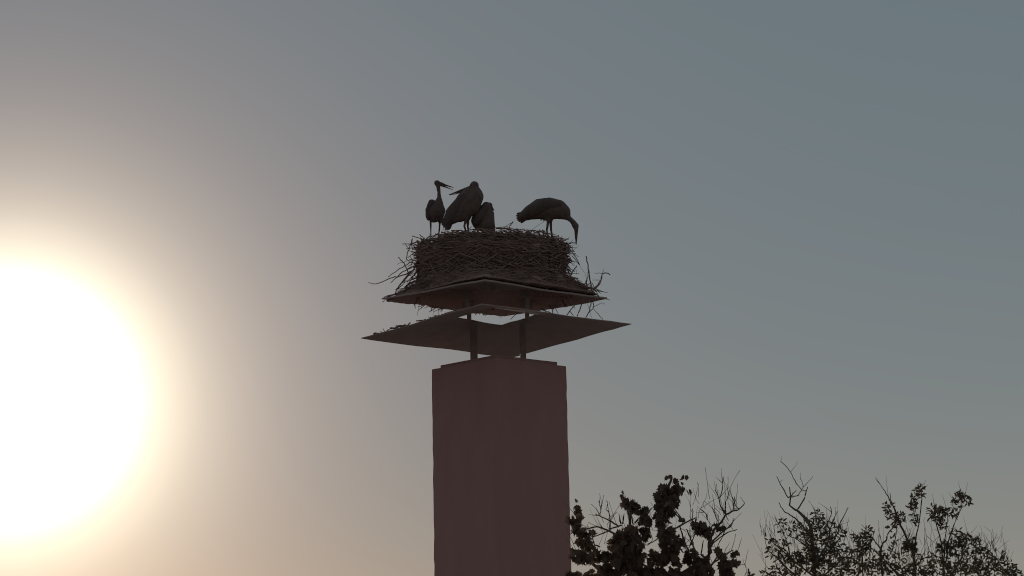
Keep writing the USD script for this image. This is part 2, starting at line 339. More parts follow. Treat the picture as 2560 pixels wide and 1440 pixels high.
right = [([(1080, 480), (1105, 600), (1125, 720), (1145, 860), (1160, 920)], 2.8, 4), ([(1105, 660), (1092, 700), (1100, 740), (1112, 700), (1108, 665)], 1.2, 1.2), ([(1095, 740), (1085, 800), (1100, 880)], 3, 3),
         ([(1370, 705), (1340, 687), (1280, 690), (1255, 770), (1210, 850), (1150, 930)], 2.6, 3.4), ([(1180, 685), (1240, 685), (1285, 690)], .9, 1.6), ([(1290, 640), (1280, 690)], 1, 1.6),
         ([(1155, 768), (1245, 769)], .9, 1.4), ([(1270, 700), (1260, 790), (1200, 870)], 2, 2.4), ([(1150, 800), (1175, 850), (1230, 900)], 2, 2.4), ([(900, 755), (1000, 815), (1060, 815), (1095, 770)], 3.2, 3),
         ([(880, 725), (920, 670), (968, 598)], 3.6, 3), ([(855, 640), (880, 720)], 2, 2), ([(910, 430), (960, 500), (1003, 590)], 1.8, 2.8), ([(915, 480), (970, 550), (1000, 585)], 2, 1.6), ([(920, 455), (995, 487)], 2, 1.2),
         ([(1005, 595), (1050, 660), (1080, 720), (1090, 765)], .8, .8), ([(700, 262), (745, 275), (785, 345)], 2.2, 3), ([(785, 265), (805, 310), (822, 350)], 1.6, 1.8), ([(820, 350), (885, 357), (940, 430)], 3, 2),
         ([(150, 205), (165, 120), (205, 68)], 3, 3.4), ([(120, 148), (180, 145), (290, 195)], 1.8, 2), ([(0, 190), (80, 150), (175, 85)], 1.2, 1.4), ([(345, 168), (400, 210), (520, 260), (620, 270)], 1.6, 2.4),
         ([(370, 212), (385, 228), (430, 222)], 3, 2), ([(430, 205), (540, 190)], .8, .6), ([(170, 180), (240, 185), (320, 205)], 1.8, 2), ([(990, 1020), (920, 1100), (850, 1188)], 2.6, 2.6),
         ([(1037, 1010), (1010, 1110), (975, 1205)], 2.8, 2.8), ([(1142, 1010), (1125, 1130), (1075, 1218)], 2.8, 2.6), ([(1165, 1010), (1165, 1100), (1115, 1160)], 2.6, 2), ([(1165, 1100), (1280, 1040), (1302, 1062)], 1.4, 1),
         ([(1170, 1110), (1230, 1185), (1285, 1245)], 1.4, 1.8), ([(870, 1035), (920, 1080), (950, 1110)], 1.4, 1.2), ([(885, 1145), (930, 1195)], 2, 2), ([(695, 1060), (680, 1110), (680, 1165)], 2.4, 2.4),
         ([(705, 1075), (725, 1130), (745, 1170)], 2, 1.6), ([(640, 1085), (665, 1110), (690, 1130)], 2, 2), ([(545, 1120), (600, 1140), (660, 1165)], 2, 2), ([(540, 1100), (600, 1150)], 2.2, 1.8), ([(720, 1080), (785, 1062)], 3, 1.4),
         ([(1090, 1030), (1150, 1220)], .8, .8), ([(1060, 1020), (1075, 1060)], 1, .8), ([(1200, 900), (1252, 890)], 2, 2), ([(1205, 905), (1245, 985)], 2.2, 2), ([(1240, 985), (1300, 990), (1370, 1012)], 3.2, 1.2),
         ([(885, 790), (940, 850)], 2, 2), ([(920, 780), (1000, 840), (1090, 890)], 2.4, 2.4), ([(950, 770), (1000, 830), (1070, 880)], 2, 2), ([(900, 770), (980, 755)], 2.6, 1.6), ([(1060, 880), (1100, 830), (1130, 800)], 2, 2),
         ([(1020, 850), (1070, 830)], 2, 2), ([(1130, 860), (1170, 870), (1260, 795)], 2.4, 2), ([(1160, 930), (1200, 850), (1215, 840)], 2.4, 2.6), ([(1130, 940), (1200, 900)], 2.6, 2), ([(1190, 930), (1250, 985)], 2.6, 2.4),
         ([(870, 380), (920, 440)], 2.4, 2), ([(880, 420), (945, 430)], 2, 1.4), ([(860, 600), (900, 640), (950, 670)], 1.6, 1.4), ([(870, 660), (880, 700)], 2, 2), ([(890, 520), (950, 560)], 1.6, 1.4), ([(885, 545), (940, 600)], 1.4, 1.2),
         ([(900, 730), (985, 750)], 3, 1.6), ([(960, 640), (970, 705)], 1, .8)]
for k, (p, a, b) in enumerate(left): px_twig(NEST, p, a, b, Y0 + rng.uniform(-.25, .1), M_TWIG, CL, slope=rng.uniform(-.1, .1))
for k, (p, a, b) in enumerate(right): px_twig(NEST, p, a, b, Y0 + rng.uniform(-.25, .1), M_TWIG, CR, slope=rng.uniform(-.1, .1))
while used[NEST[0] + '/twig'] < 300:                           # loose ends all round the nest
    a = rng.uniform(0, 2 * np.pi); h = rng.uniform(.3, 1.02); rad = core_r(h) - .03; L = rng.uniform(.10, .34)
    d = a + rng.choice([-1, 1]) * rng.uniform(.5, 1.5); el = rng.normal(-.1, .5) if h < .9 else rng.uniform(0, .6)
    p0 = np.array([NX + rad * math.cos(a), Y0 + rad * math.sin(a), zn0 + h * H]); v = np.array([math.cos(d) * math.cos(el), math.sin(d) * math.cos(el), math.sin(el)])
    t = np.linspace(0, 1, 5); p = p0 + np.outer(t * L, v) + np.outer(t * t * L * .15, rng.normal(0, 1, 3)) + rng.normal(0, .004, (5, 3))
    part(NEST, 'twig', tube(p, np.linspace(1, .5, 5) * rng.uniform(.0035, .007), 4), M_TWIG, smooth=True)

# twigs and moss left lying on the lower hood's left side
DB = []
for k in range(26):
    t = rng.uniform(.12, .85); c = LE[3] + (LE[0] - LE[3]) * t + [0, .03, .022]; L = rng.uniform(.02, .07); v = rng.normal(0, 1, 3) * [1, 1, .3]; v /= np.linalg.norm(v)
    DB.append(tube([c - v * L, c, c + v * L], rng.uniform(.004, .012), 4))
part(NEST, 'fallen_twigs', cat(DB), M_TWIG, smooth=True, kind='stuff')

# ------------------------------------------------------------------ storks
def bird(label, feet, Yb, chains, wings, bills, eyes, feathers, foot_pts, extra=()):
    f0 = at(*feet, Yb); B = thing('stork', f0, label, 'stork', 'storks on the nest')
    pm = FP / (Yb / FWD[1])
    def pt(t): return at(t[0], t[1], Yb + (t[3] if len(t) > 3 else 0)), t[2] / pm
    parts_ = [chain([pt(t) for t in c]) for c in chains]
    for fx, fy, dy in foot_pts:                               # toes
        c = at(fx, fy, Yb + dy) + [0, 0, .004]
        for ang, L in ((-1.57, .075), (-.8, .07), (-2.35, .07), (1.57, .035)):
            parts_.append(chain([(c, .007), (c + [math.cos(ang) * L, math.sin(ang) * L, .0], .0045)], 8))
    body = soft(Manifold.batch_boolean(parts_, m3.OpType.Add), .013, 6)
    body.vertices = body.vertices + body.vertex_normals * ((meshkit.fbm(body.vertices * 30, 2, 3) - .5) * .006)[:, None]
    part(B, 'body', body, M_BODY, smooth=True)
    for wchain in wings:
        w = soft(chain([pt(t) for t in wchain]), .016, 4)
        w.vertices = w.vertices + w.vertex_normals * ((meshkit.fbm(w.vertices * 38, 2, 9) - .5) * .010)[:, None]
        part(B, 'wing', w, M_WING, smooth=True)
    for nm, bc in bills: part(B, nm, chain([pt(t) for t in bc], 12), M_BILL, smooth=40)
    for e in eyes: part(B, 'eye', ball(*pt(e), 10), M_EYE, smooth=True)
    for (x0, y0, x1, y1, w, dy) in feathers:                  # single flight feathers: pointed vanes with a ridge
        a, b = at(x0, y0, Yb + dy), at(x1, y1, Yb + dy + .01); d = b - a; L = np.linalg.norm(d); d /= L
        s = np.cross(d, [0, 1, 0]); s /= np.linalg.norm(s); up = np.cross(s, d); ww = w / pm / 2
        o = [(0, .5), (.3, 1), (.75, .9), (.93, .5), (1, .05)]
        ring = [a + d * L * t + s * ww * k for t, k in o] + [a + d * L * t - s * ww * k for t, k in reversed(o)]
        mid = [a + d * L * .5 + up * .006, a + d * L * .5 - up * .006]; n_ = len(ring); V = np.array(ring + mid)
        F = [[i_, (i_ + 1) % n_, n_] for i_ in range(n_)] + [[(i_ + 1) % n_, i_, n_ + 1] for i_ in range(n_)]
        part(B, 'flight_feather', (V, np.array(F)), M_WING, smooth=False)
    for nm, mesh, mat in extra: part(B, nm, mesh, mat, smooth=False)
    return B

def rimY(px, frac=.93):
    dx = (px - 1232) / S
    return Y0 - math.sqrt(max(0.02, (NR * .9) ** 2 - dx ** 2)) * frac

b1 = rimY(1086)
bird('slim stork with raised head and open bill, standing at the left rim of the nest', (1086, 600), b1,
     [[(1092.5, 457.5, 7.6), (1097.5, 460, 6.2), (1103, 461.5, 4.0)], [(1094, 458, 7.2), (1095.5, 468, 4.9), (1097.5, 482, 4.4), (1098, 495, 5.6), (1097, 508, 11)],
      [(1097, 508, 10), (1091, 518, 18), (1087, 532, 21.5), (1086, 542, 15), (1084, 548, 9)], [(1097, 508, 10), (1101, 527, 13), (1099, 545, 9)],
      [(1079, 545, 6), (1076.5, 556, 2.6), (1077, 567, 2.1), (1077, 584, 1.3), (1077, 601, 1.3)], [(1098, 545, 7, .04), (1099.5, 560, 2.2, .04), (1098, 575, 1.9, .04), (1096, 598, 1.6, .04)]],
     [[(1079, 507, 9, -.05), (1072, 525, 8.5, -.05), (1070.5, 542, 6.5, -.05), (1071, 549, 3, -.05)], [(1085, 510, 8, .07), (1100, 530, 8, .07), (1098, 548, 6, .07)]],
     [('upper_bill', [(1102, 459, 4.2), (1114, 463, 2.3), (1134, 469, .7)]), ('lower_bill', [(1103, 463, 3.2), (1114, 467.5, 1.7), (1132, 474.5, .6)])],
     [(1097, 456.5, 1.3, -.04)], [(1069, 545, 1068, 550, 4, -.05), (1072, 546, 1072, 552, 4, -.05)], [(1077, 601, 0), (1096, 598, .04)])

b2 = rimY(1167, .96)
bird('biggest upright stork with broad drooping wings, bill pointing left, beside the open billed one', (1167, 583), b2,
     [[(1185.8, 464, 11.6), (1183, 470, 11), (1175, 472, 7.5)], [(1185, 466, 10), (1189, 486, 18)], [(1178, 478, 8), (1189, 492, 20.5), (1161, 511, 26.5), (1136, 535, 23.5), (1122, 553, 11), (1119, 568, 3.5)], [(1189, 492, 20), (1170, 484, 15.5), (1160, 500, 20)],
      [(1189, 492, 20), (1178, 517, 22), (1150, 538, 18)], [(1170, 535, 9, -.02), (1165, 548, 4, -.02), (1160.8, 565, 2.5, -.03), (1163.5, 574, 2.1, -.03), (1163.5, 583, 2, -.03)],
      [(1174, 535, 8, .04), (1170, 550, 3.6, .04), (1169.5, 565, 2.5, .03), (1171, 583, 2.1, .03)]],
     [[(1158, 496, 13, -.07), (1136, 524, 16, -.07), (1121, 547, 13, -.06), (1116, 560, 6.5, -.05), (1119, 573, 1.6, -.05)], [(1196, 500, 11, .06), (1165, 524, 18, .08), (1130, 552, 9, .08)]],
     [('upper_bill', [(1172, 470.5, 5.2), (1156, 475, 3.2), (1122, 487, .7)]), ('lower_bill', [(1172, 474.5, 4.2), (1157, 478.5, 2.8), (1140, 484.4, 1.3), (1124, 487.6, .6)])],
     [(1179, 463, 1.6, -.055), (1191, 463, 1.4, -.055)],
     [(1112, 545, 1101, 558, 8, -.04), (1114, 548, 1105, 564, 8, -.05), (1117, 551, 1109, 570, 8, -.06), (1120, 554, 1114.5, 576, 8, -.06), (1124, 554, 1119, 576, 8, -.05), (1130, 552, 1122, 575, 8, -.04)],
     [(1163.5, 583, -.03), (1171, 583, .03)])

b3 = rimY(1208, .80)
bird('hunched stork with tucked head, crouching low in the nest behind the big upright one', (1210, 581), b3,
     [[(1216, 519, 13.5), (1204, 538, 21), (1192, 551, 15), (1194, 560, 13), (1206, 566, 12)], [(1216, 519, 13), (1220, 540, 15), (1219, 560, 18), (1216, 574, 12)], [(1204, 538, 20), (1212, 562, 20)],
      [(1198, 565, 6, -.04), (1195, 574, 2.4, -.05), (1195, 582, 2, -.05)], [(1216, 516, 12), (1224, 513, 7), (1228, 517, 4)]],
     [[(1212, 520, 10, -.06), (1198, 544, 13, -.08), (1191, 556, 8, -.07)], [(1227, 532, 8, .03), (1230, 556, 7, .03), (1234, 574, 4.5, .03)]],
     [('upper_bill', [(1227, 515.5, 3.6), (1235.5, 526.5, .8)]), ('lower_bill', [(1225.5, 517.5, 2.8), (1233, 526, .7)])],
     [(1222, 511, 1.3, -.04)], [(1229, 556, 1237, 577, 7, .03), (1226, 556, 1233, 579, 7, .02), (1222, 558, 1228, 579, 7, .0), (1190, 556, 1190, 570, 6, -.07), (1194, 560, 1197, 574, 6, -.07)], [])

b4 = rimY(1374, .93)
tuft = []
for k in range(26):
    x = rng.uniform(1352, 1376); a = at(x, 548 + rng.uniform(-2, 1), b4 + rng.uniform(-.05, .05)); L = rng.uniform(.02, .05) * (1 if x > 1358 else .6)
    v = np.array([rng.normal(-.1, .3), rng.normal(0, .3), -1.0]); v /= np.linalg.norm(v); tuft.append(tube([a, a + v * L * .6, a + v * L], [.006, .004, .0008], 4))
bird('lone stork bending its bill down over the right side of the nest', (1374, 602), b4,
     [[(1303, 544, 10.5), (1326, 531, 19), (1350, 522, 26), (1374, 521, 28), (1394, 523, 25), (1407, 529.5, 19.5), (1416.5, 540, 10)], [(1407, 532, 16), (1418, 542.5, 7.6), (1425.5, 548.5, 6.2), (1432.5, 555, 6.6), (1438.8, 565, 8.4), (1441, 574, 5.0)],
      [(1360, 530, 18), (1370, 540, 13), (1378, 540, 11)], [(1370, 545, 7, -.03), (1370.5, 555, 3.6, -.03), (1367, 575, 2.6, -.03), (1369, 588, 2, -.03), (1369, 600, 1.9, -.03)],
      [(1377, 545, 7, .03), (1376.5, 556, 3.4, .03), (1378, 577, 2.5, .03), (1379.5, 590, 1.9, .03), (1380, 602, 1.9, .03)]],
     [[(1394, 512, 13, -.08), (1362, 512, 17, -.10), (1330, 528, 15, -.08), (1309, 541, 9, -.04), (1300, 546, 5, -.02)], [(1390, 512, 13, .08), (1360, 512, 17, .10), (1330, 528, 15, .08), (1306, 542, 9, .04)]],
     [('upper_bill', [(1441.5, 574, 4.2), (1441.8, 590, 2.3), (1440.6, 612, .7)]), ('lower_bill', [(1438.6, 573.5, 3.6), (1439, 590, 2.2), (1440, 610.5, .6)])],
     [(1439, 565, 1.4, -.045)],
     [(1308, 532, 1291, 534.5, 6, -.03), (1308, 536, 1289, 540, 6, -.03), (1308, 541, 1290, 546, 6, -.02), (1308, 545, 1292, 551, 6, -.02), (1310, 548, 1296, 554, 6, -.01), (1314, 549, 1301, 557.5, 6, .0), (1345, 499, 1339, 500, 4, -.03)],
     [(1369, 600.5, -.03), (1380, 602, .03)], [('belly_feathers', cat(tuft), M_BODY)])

# ------------------------------------------------------------------ trees
def leaf_shape(kind):
    if kind == 'lobed':
        o = [(0, 0), (.16, .14), (.35, .15), (.29, .40), (.50, .50), (.31, .64), (.28, .84), (.12, .80), (0, 1.05)]
    else:
        o = [(0, 0), (.10, .15), (.17, .40), (.14, .68), (.06, .9), (0, 1.0)]
    r = [(x, y, .35 * x + (.10 * y * y)) for x, y in o]; l = [(-x, y, z) for x, y, z in r[-2:0:-1]]
    V = np.array(r + l + [(0, .45, -.02)]); n = len(V) - 1
    F = np.array([[i_, (i_ + 1) % n, n] for i_ in range(n)])
    V[:, 2] -= .25 * V[:, 1] ** 2
    return V, F
def leaf_at(shape, c, d, size, roll):
    V, F = shape; d = d / np.linalg.norm(d)
    s = np.cross(d, [math.cos(roll), math.sin(roll), .3]); s /= np.linalg.norm(s); n = np.cross(s, d)
    return c + size * (V[:, :1] * s + V[:, 1:2] * d + V[:, 2:] * n), F

class Tree:
    def __init__(self, name, label, Y, base_px, mat_leaf, shape, group=None, r0=.07, fat=1.0, busy=1.0):
        self.fat, self.busy = fat, busy
        self.Y = Y; self.pm = FP / (Y / FWD[1]); top = at(*base_px, Y)
        self.t = thing(name, (top[0], Y, 0), label, 'tree', group); self.mat, self.shape, self.leaves, self.fine, self.top = mat_leaf, leaf_shape(shape), [], [], top
        line = smooth_line([(top[0] - .25, Y + .1, -.1), (top[0] - .18, Y + .08, 1.2), (top[0] - .05, Y + .03, top[2] * .6), top], 5)
        line[1:-1] += rng.normal(0, .012, (len(line) - 2, 3)); part(self.t, 'trunk', tube(line, np.linspace(r0 * 1.5, r0 * .7, len(line)), 9), M_BARK, smooth=True)
    def limb(self, pts, w0, w1, org, dy=None, twigs=0, tw=(14, 34), buds=2, thin=1.0):
        dy = rng.uniform(-.35, .35) if dy is None else dy
        line = px_twig(self.t, pts, w0 * self.fat, w1 * self.fat, self.Y + dy, M_BARK, org, name='branch', buds=buds, slope=rng.uniform(-.15, .15), wob=.5)
        for _ in range(int(round(twigs * self.busy))):
            k = rng.integers(1, len(line)); p = line[k]; d = line[min(k + 1, len(line) - 1)] - line[k - 1]; d = d * rng.choice([-1, 1]) if twigs < 0 else d
            d /= np.linalg.norm(d) + 1e-9; v = d * .6 + rng.normal(0, .55, 3) * [1, .6, 1] + [0, 0, .45]; v /= np.linalg.norm(v); self.sprig(p, v, rng.uniform(*tw) / self.pm, thin)
        return line
    def sprig(self, p, v, L, thin=1.0):
        v = np.clip(v, -.7, 1.2); v = v / np.linalg.norm(v)
        t = np.linspace(0, 1, 5); q_ = p + np.outer(t * L, v) + np.outer(t * t * L * .25, rng.normal(0, .7, 3) + [0, 0, .3]) + rng.normal(0, .4 / self.pm, (5, 3))
        r = np.linspace(1.3, .5, 5) / 2 / self.pm * thin * 1.3; r[2] *= 1.25; r[4] *= rng.choice([1, 2.2])
        self.fine.append(tube(q_, r, 4))
    def cloud(self, px, py, rx, ry, n, size=(16, 27), droop=.8, org=(0, 0, 1), dz=.25, stem=0):
        cx, cy, rx, ry = org[0] + px / org[2], org[1] + py / org[2], rx / org[2], ry / org[2]; dy0 = rng.uniform(-dz, dz)
        for k in range(n):
            a, r = rng.uniform(0, 2 * np.pi), math.sqrt(rng.uniform(0, 1)) * (1.4 if rng.uniform() < .12 else 1); x, y = cx + rx * r * math.cos(a), cy + ry * r * math.sin(a)
            c = at(x, y, self.Y + dy0 + rng.normal(0, max(rx, ry) / self.pm * .5)); v = rng.normal(0, 1, 3) + [.5 * math.cos(a), 0, -droop * 1.6 - .4 * math.sin(a)]
            self.leaves.append((c, v / np.linalg.norm(v), rng.uniform(*size) / self.pm, rng.uniform(0, 6.28)))
    def finish(self, leaf_label=None):
        L = self.leaves; d = sorted(range(len(L)), key=lambda k: -L[k][2])
        for k in d[:300]: part(self.t, 'leaf', leaf_at(self.shape, *L[k]), self.mat, smooth=False)
        if len(d) > 300: part(self.t, 'foliage', cat([leaf_at(self.shape, *L[k]) for k in d[300:]]), self.mat, smooth=False, kind='stuff')
        if self.fine: part(self.t, 'fine_twigs', cat(self.fine), M_BARK, smooth=True, kind='stuff')

C7 = (1400, 1140, 4.8)
T1 = Tree('broadleaf_tree', 'tree with big drooping lobed leaves in dark clumps and bare twig ends, beside the chimney', 17.0, (1600, 1500), M_LEAF1, 'lobed', r0=.09, fat=1.2, busy=1.7)
limbs1 = [([(960, 1720), (1240, 1300), (1230, 900), (1250, 500), (1330, 300), (1340, 230)], 14, 3), ([(960, 1720), (820, 1300), (840, 900), (830, 700), (720, 470)], 11, 2.5), ([(960, 1720), (400, 1300), (230, 950), (190, 600)], 9, 2.5),
          ([(960, 1720), (1500, 1400), (1780, 1200), (1790, 1050), (1830, 920), (1880, 840)], 12, 5), ([(1870, 850), (1940, 790), (1990, 710), (2080, 660), (2150, 640), (2215, 568)], 5, 2), ([(1990, 700), (1930, 600), (1905, 500), (1860, 410)], 3.6, 1.6),
          ([(1900, 510), (1930, 470), (1955, 335), (1958, 260)], 2.6, 1.2), ([(1985, 690), (1985, 610), (1990, 545)], 3, 1.6), ([(2085, 655), (2087, 590), (2095, 490)], 3, 1.8), ([(2150, 640), (2115, 600), (2090, 545)], 2.6, 1.4),
          ([(1900, 800), (1860, 700), (1855, 600)], 2.2, 1), ([(1780, 1100), (1850, 1010), (1960, 900), (2060, 830), (2080, 745)], 4.4, 1.6), ([(1790, 1120), (1850, 1040), (1990, 930), (2125, 880)], 3.6, 1.6), ([(1770, 765), (1750, 690), (1690, 645)], 2.4, 1),
          ([(1590, 745), (1590, 630)], 2, 1.2), ([(680, 950), (520, 870), (430, 850), (300, 875)], 4.6, 2.2), ([(600, 890), (595, 700), (550, 640)], 3.2, 1.4), ([(700, 840), (600, 780), (480, 720), (425, 700)], 3.6, 1.6), ([(475, 715), (490, 640), (465, 540)], 2, 1.6),
          ([(740, 830), (620, 870), (520, 930), (370, 970)], 3.6, 2), ([(480, 1090), (410, 1060), (390, 960), (345, 890)], 3, 1.8), ([(730, 810), (705, 690)], 3, 1.2), ([(750, 810), (770, 690)], 3, 1.2), ([(880, 820), (850, 720), (800, 620)], 3.4, 1.6),
          ([(900, 800), (960, 735)], 3, 2), ([(1100, 620), (1060, 685)], 1.6, 2.6), ([(1640, 740), (1560, 770), (1400, 860), (1280, 880)], 2.4, 4), ([(1380, 640), (1475, 775)], 2, 2.6), ([(1355, 655), (1450, 765)], 2, 2.4), ([(1560, 1200), (1540, 1130), (1490, 1020), (1440, 840)], 4, 2.4),
          ([(1660, 1220), (1600, 1080), (1550, 950), (1520, 880)], 4, 2.6), ([(1550, 1100), (1620, 930), (1640, 850)], 3, 2), ([(1690, 1190), (1720, 1010)], 2.6, 1.6), ([(1800, 1330), (1900, 1200), (1960, 1180), (2080, 1130)], 4, 2), ([(1700, 1400), (1900, 1240), (2000, 1190)], 4, 2),
          ([(1860, 1170), (1900, 1060), (1960, 960)], 2, 1), ([(2120, 1200), (2180, 980)], .9, .7), ([(2260, 1440), (2220, 1300)], .9, .6), ([(1050, 1060), (1150, 1010), (1220, 960)], 2, 1.6), ([(960, 1000), (1050, 1070), (1110, 990), (1050, 920)], 1.2, 1.2), ([(160, 1050), (230, 1040)], 1.6, 1.4),
          ([(1300, 900), (1420, 1080), (1480, 1160)], 3, 2.4), ([(1370, 1020), (1500, 1100)], 2.4, 1.8)]
for k, (p, a, b) in enumerate(limbs1): T1.limb(p, a, b, C7, dy=.3 if k < 4 else None, twigs=[0, 2, 2, 3][min(3, len(p) - 2)] if 4 < k < 37 else 2)
for (x, y, rx, ry, n, s) in [(1300, 225, 22, 16, 3, (14, 20)), (1380, 255, 30, 18, 4, (17, 24)), (1490, 225, 30, 20, 4, (17, 24)), (1455, 300, 10, 20, 2, (14, 18)), (1525, 390, 42, 22, 5, (16, 24)), (1478, 440, 8, 30, 2, (16, 20)),
        (1220, 450, 40, 60, 26, (24, 34)), (1330, 400, 70, 55, 40, (24, 34)), (1320, 500, 75, 70, 46, (24, 34)), (1240, 580, 60, 90, 40, (22, 32)), (1300, 620, 60, 60, 26, (22, 32)), (1230, 740, 75, 90, 42, (20, 30)),
        (735, 450, 30, 22, 4, (16, 22)), (800, 485, 26, 20, 4, (16, 22)), (830, 560, 75, 40, 26, (20, 28)), (900, 570, 45, 30, 12, (18, 26)), (820, 650, 22, 30, 6, (16, 24)), (920, 660, 10, 40, 3, (16, 20)), (990, 650, 45, 60, 20, (18, 26)), (1000, 730, 60, 60, 22, (18, 26)),
        (1060, 740, 40, 60, 14, (16, 24)), (190, 580, 30, 22, 5, (14, 20)), (210, 640, 40, 30, 8, (16, 24)), (180, 760, 60, 50, 22, (18, 28)), (220, 860, 80, 90, 46, (18, 28)), (270, 960, 90, 110, 46, (18, 28)), (330, 1060, 60, 50, 16, (18, 26)),
        (860, 900, 110, 80, 60, (22, 32)), (780, 980, 140, 110, 80, (22, 34)), (700, 1080, 130, 110, 80, (22, 34)), (850, 1080, 140, 120, 80, (22, 34)), (1030, 900, 70, 80, 26, (18, 26)), (1260, 930, 80, 110, 50, (20, 30)), (1300, 1060, 110, 110, 60, (20, 32)), (1420, 1000, 50, 110, 20, (18, 26)),
        (1640, 800, 90, 60, 44, (18, 26)), (1720, 850, 90, 60, 40, (18, 26)), (1780, 920, 50, 50, 12, (16, 22)), (1460, 770, 30, 30, 6, (12, 18)), (1930, 850, 45, 45, 14, (14, 20)), (1840, 830, 30, 30, 5, (12, 18)), (1950, 1260, 60, 120, 50, (22, 34)), (2000, 1320, 60, 110, 36, (22, 32)), (2100, 1140, 35, 35, 4, (20, 28)), (2125, 1280, 30, 35, 4, (18, 26)),
        (1940, 1180, 40, 30, 8, (14, 20)), (1560, 1190, 70, 70, 26, (18, 28)), (1700, 1250, 90, 60, 34, (18, 28)), (1640, 1350, 90, 90, 40, (20, 30)), (1780, 1370, 80, 80, 26, (18, 28)), (470, 1170, 150, 60, 54, (20, 30)), (260, 1200, 100, 60, 26, (18, 28)), (200, 1160, 60, 50, 12, (18, 26)),
        (1000, 1180, 150, 60, 46, (20, 30)), (800, 1240, 200, 90, 90, (22, 34)), (600, 1330, 160, 80, 70, (22, 34)), (1000, 1370, 260, 80, 120, (22, 34)), (1300, 1390, 200, 70, 90, (22, 34)), (160, 1420, 60, 60, 20, (18, 28)), (360, 1420, 120, 30, 26, (18, 28)), (1460, 1420, 120, 40, 36, (18, 28)),
        (1250, 1200, 110, 60, 36, (20, 30)), (1400, 1240, 60, 50, 14, (18, 26)), (860, 1420, 500, 40, 90, (22, 34)), (2250, 1430, 50, 15, 5, (10, 14))]:
    T1.cloud(x, y, rx * .84, ry * .86, int(n * (.52 if n > 40 else .9)), (s[0] * .82, s[1] * .82), 1.1, C7)
for _ in range(100):                                           # bare twig ends through and above the leaves
    a = rng.uniform(0, 1); T1.sprig(at(1440 + 400 * a, rng.uniform(1290, 1400) - 50 * (a > .7), 17 + rng.normal(0, .4)), np.array([rng.normal(0, .6), rng.normal(0, .4), 1.0]) / 1.2, rng.uniform(.08, .26), .8)
T1.finish()

C8 = (1860, 1140, 3.657)
T2 = Tree('small_leaved_tree', 'small leaved tree with one tall bare forked branch, right of the broadleaf tree', 22.0, (2035, 1500), M_LEAF2, 'narrow', 'small leaved trees at the right', r0=.07)
for k, (p, a, b, t) in enumerate([([(640, 1330), (640, 1000), (610, 680), (580, 600), (500, 510), (460, 485), (415, 450)], 12, 3.6, 3), ([(415, 455), (425, 370), (400, 375), (325, 240), (297, 188)], 4, 1.6, 1), ([(490, 485), (545, 400), (572, 312)], 3.8, 2.8, 0),
        ([(580, 283), (570, 312), (530, 310), (480, 250), (425, 150), (375, 85), (335, 50)], 2.2, 1.8, 0), ([(428, 370), (415, 285)], 2.8, 2.4, 0), ([(430, 368), (450, 340), (477, 312)], 2.6, 1.8, 0), ([(432, 370), (480, 365), (510, 335), (540, 287), (572, 255), (632, 183)], 2.6, 1, 0),
        ([(540, 285), (520, 210), (515, 150)], 1.6, .7, 0), ([(425, 150), (470, 90), (490, 50)], .9, .6, 0), ([(335, 50), (348, 0)], .8, .5, 0), ([(325, 240), (360, 215)], .9, .6, 0), ([(620, 760), (560, 670), (490, 590), (440, 550), (360, 500), (318, 425)], 5, 2, 2),
        ([(430, 1000), (410, 880), (400, 800), (350, 680), (280, 560)], 4, 1, 2), ([(600, 860), (590, 850), (480, 760), (385, 720)], 3, 1.6, 2), ([(730, 720), (770, 600), (800, 530), (790, 460)], 3, 1.6, 2), ([(800, 620), (855, 508)], 2, 1.8, 1), ([(840, 690), (900, 570), (953, 470)], 2.4, 2, 1),
        ([(650, 520), (640, 465)], 1.8, 1.2, 1), ([(480, 1100), (380, 1010), (300, 930), (220, 860), (180, 712)], 4, 1.2, 2), ([(230, 1040), (200, 1000), (140, 898)], 1.2, .6, 0), ([(640, 1000), (760, 800), (780, 660), (690, 560)], 6, 2, 3), ([(640, 1000), (800, 850), (900, 720)], 5, 1.8, 3),
        ([(640, 1100), (480, 980), (330, 850), (240, 770)], 5, 1.8, 3), ([(660, 1150), (860, 980), (980, 880)], 5, 2, 2), ([(870, 1000), (930, 700), (960, 560)], 1.2, .6, 0), ([(620, 850), (520, 780), (440, 650)], 2, 1.2, 2), ([(180, 712), (170, 630)], .7, .5, 0), ([(860, 650), (970, 590)], .8, .5, 0)]):
    T2.limb(p, a, b, C8, twigs=t, tw=(12, 34), thin=.85)
for (x, y, rx, ry, n) in [(335, 620, 32, 34, 16), (350, 690, 26, 30, 8), (345, 800, 55, 50, 34), (430, 645, 25, 25, 8), (495, 620, 30, 25, 9), (540, 720, 55, 55, 34), (455, 700, 40, 20, 9), (680, 540, 50, 42, 34), (640, 600, 40, 40, 18), (640, 700, 60, 60, 40), (720, 640, 60, 60, 34), (800, 640, 50, 40, 20), (870, 710, 50, 50, 26),
        (225, 760, 28, 30, 14), (240, 850, 38, 40, 18), (300, 890, 60, 40, 26), (480, 930, 95, 48, 110), (400, 940, 60, 40, 30), (620, 870, 55, 90, 100), (690, 900, 70, 80, 60), (770, 760, 60, 80, 80), (820, 830, 70, 70, 50), (780, 920, 100, 70, 70), (640, 980, 90, 60, 60), (560, 1020, 120, 60, 70), (320, 1060, 80, 45, 44), (200, 1070, 55, 35, 20),
        (440, 1060, 90, 40, 40), (760, 1040, 140, 60, 90), (560, 640, 30, 60, 12), (590, 760, 50, 60, 34), (880, 880, 40, 50, 20), (930, 960, 50, 70, 26), (40, 1090, 40, 12, 8), (880, 1040, 90, 60, 50), (310, 980, 50, 40, 14)]:
    T2.cloud(x, y, rx, ry, int(n * 1.2), (9, 15), -.1, C8)
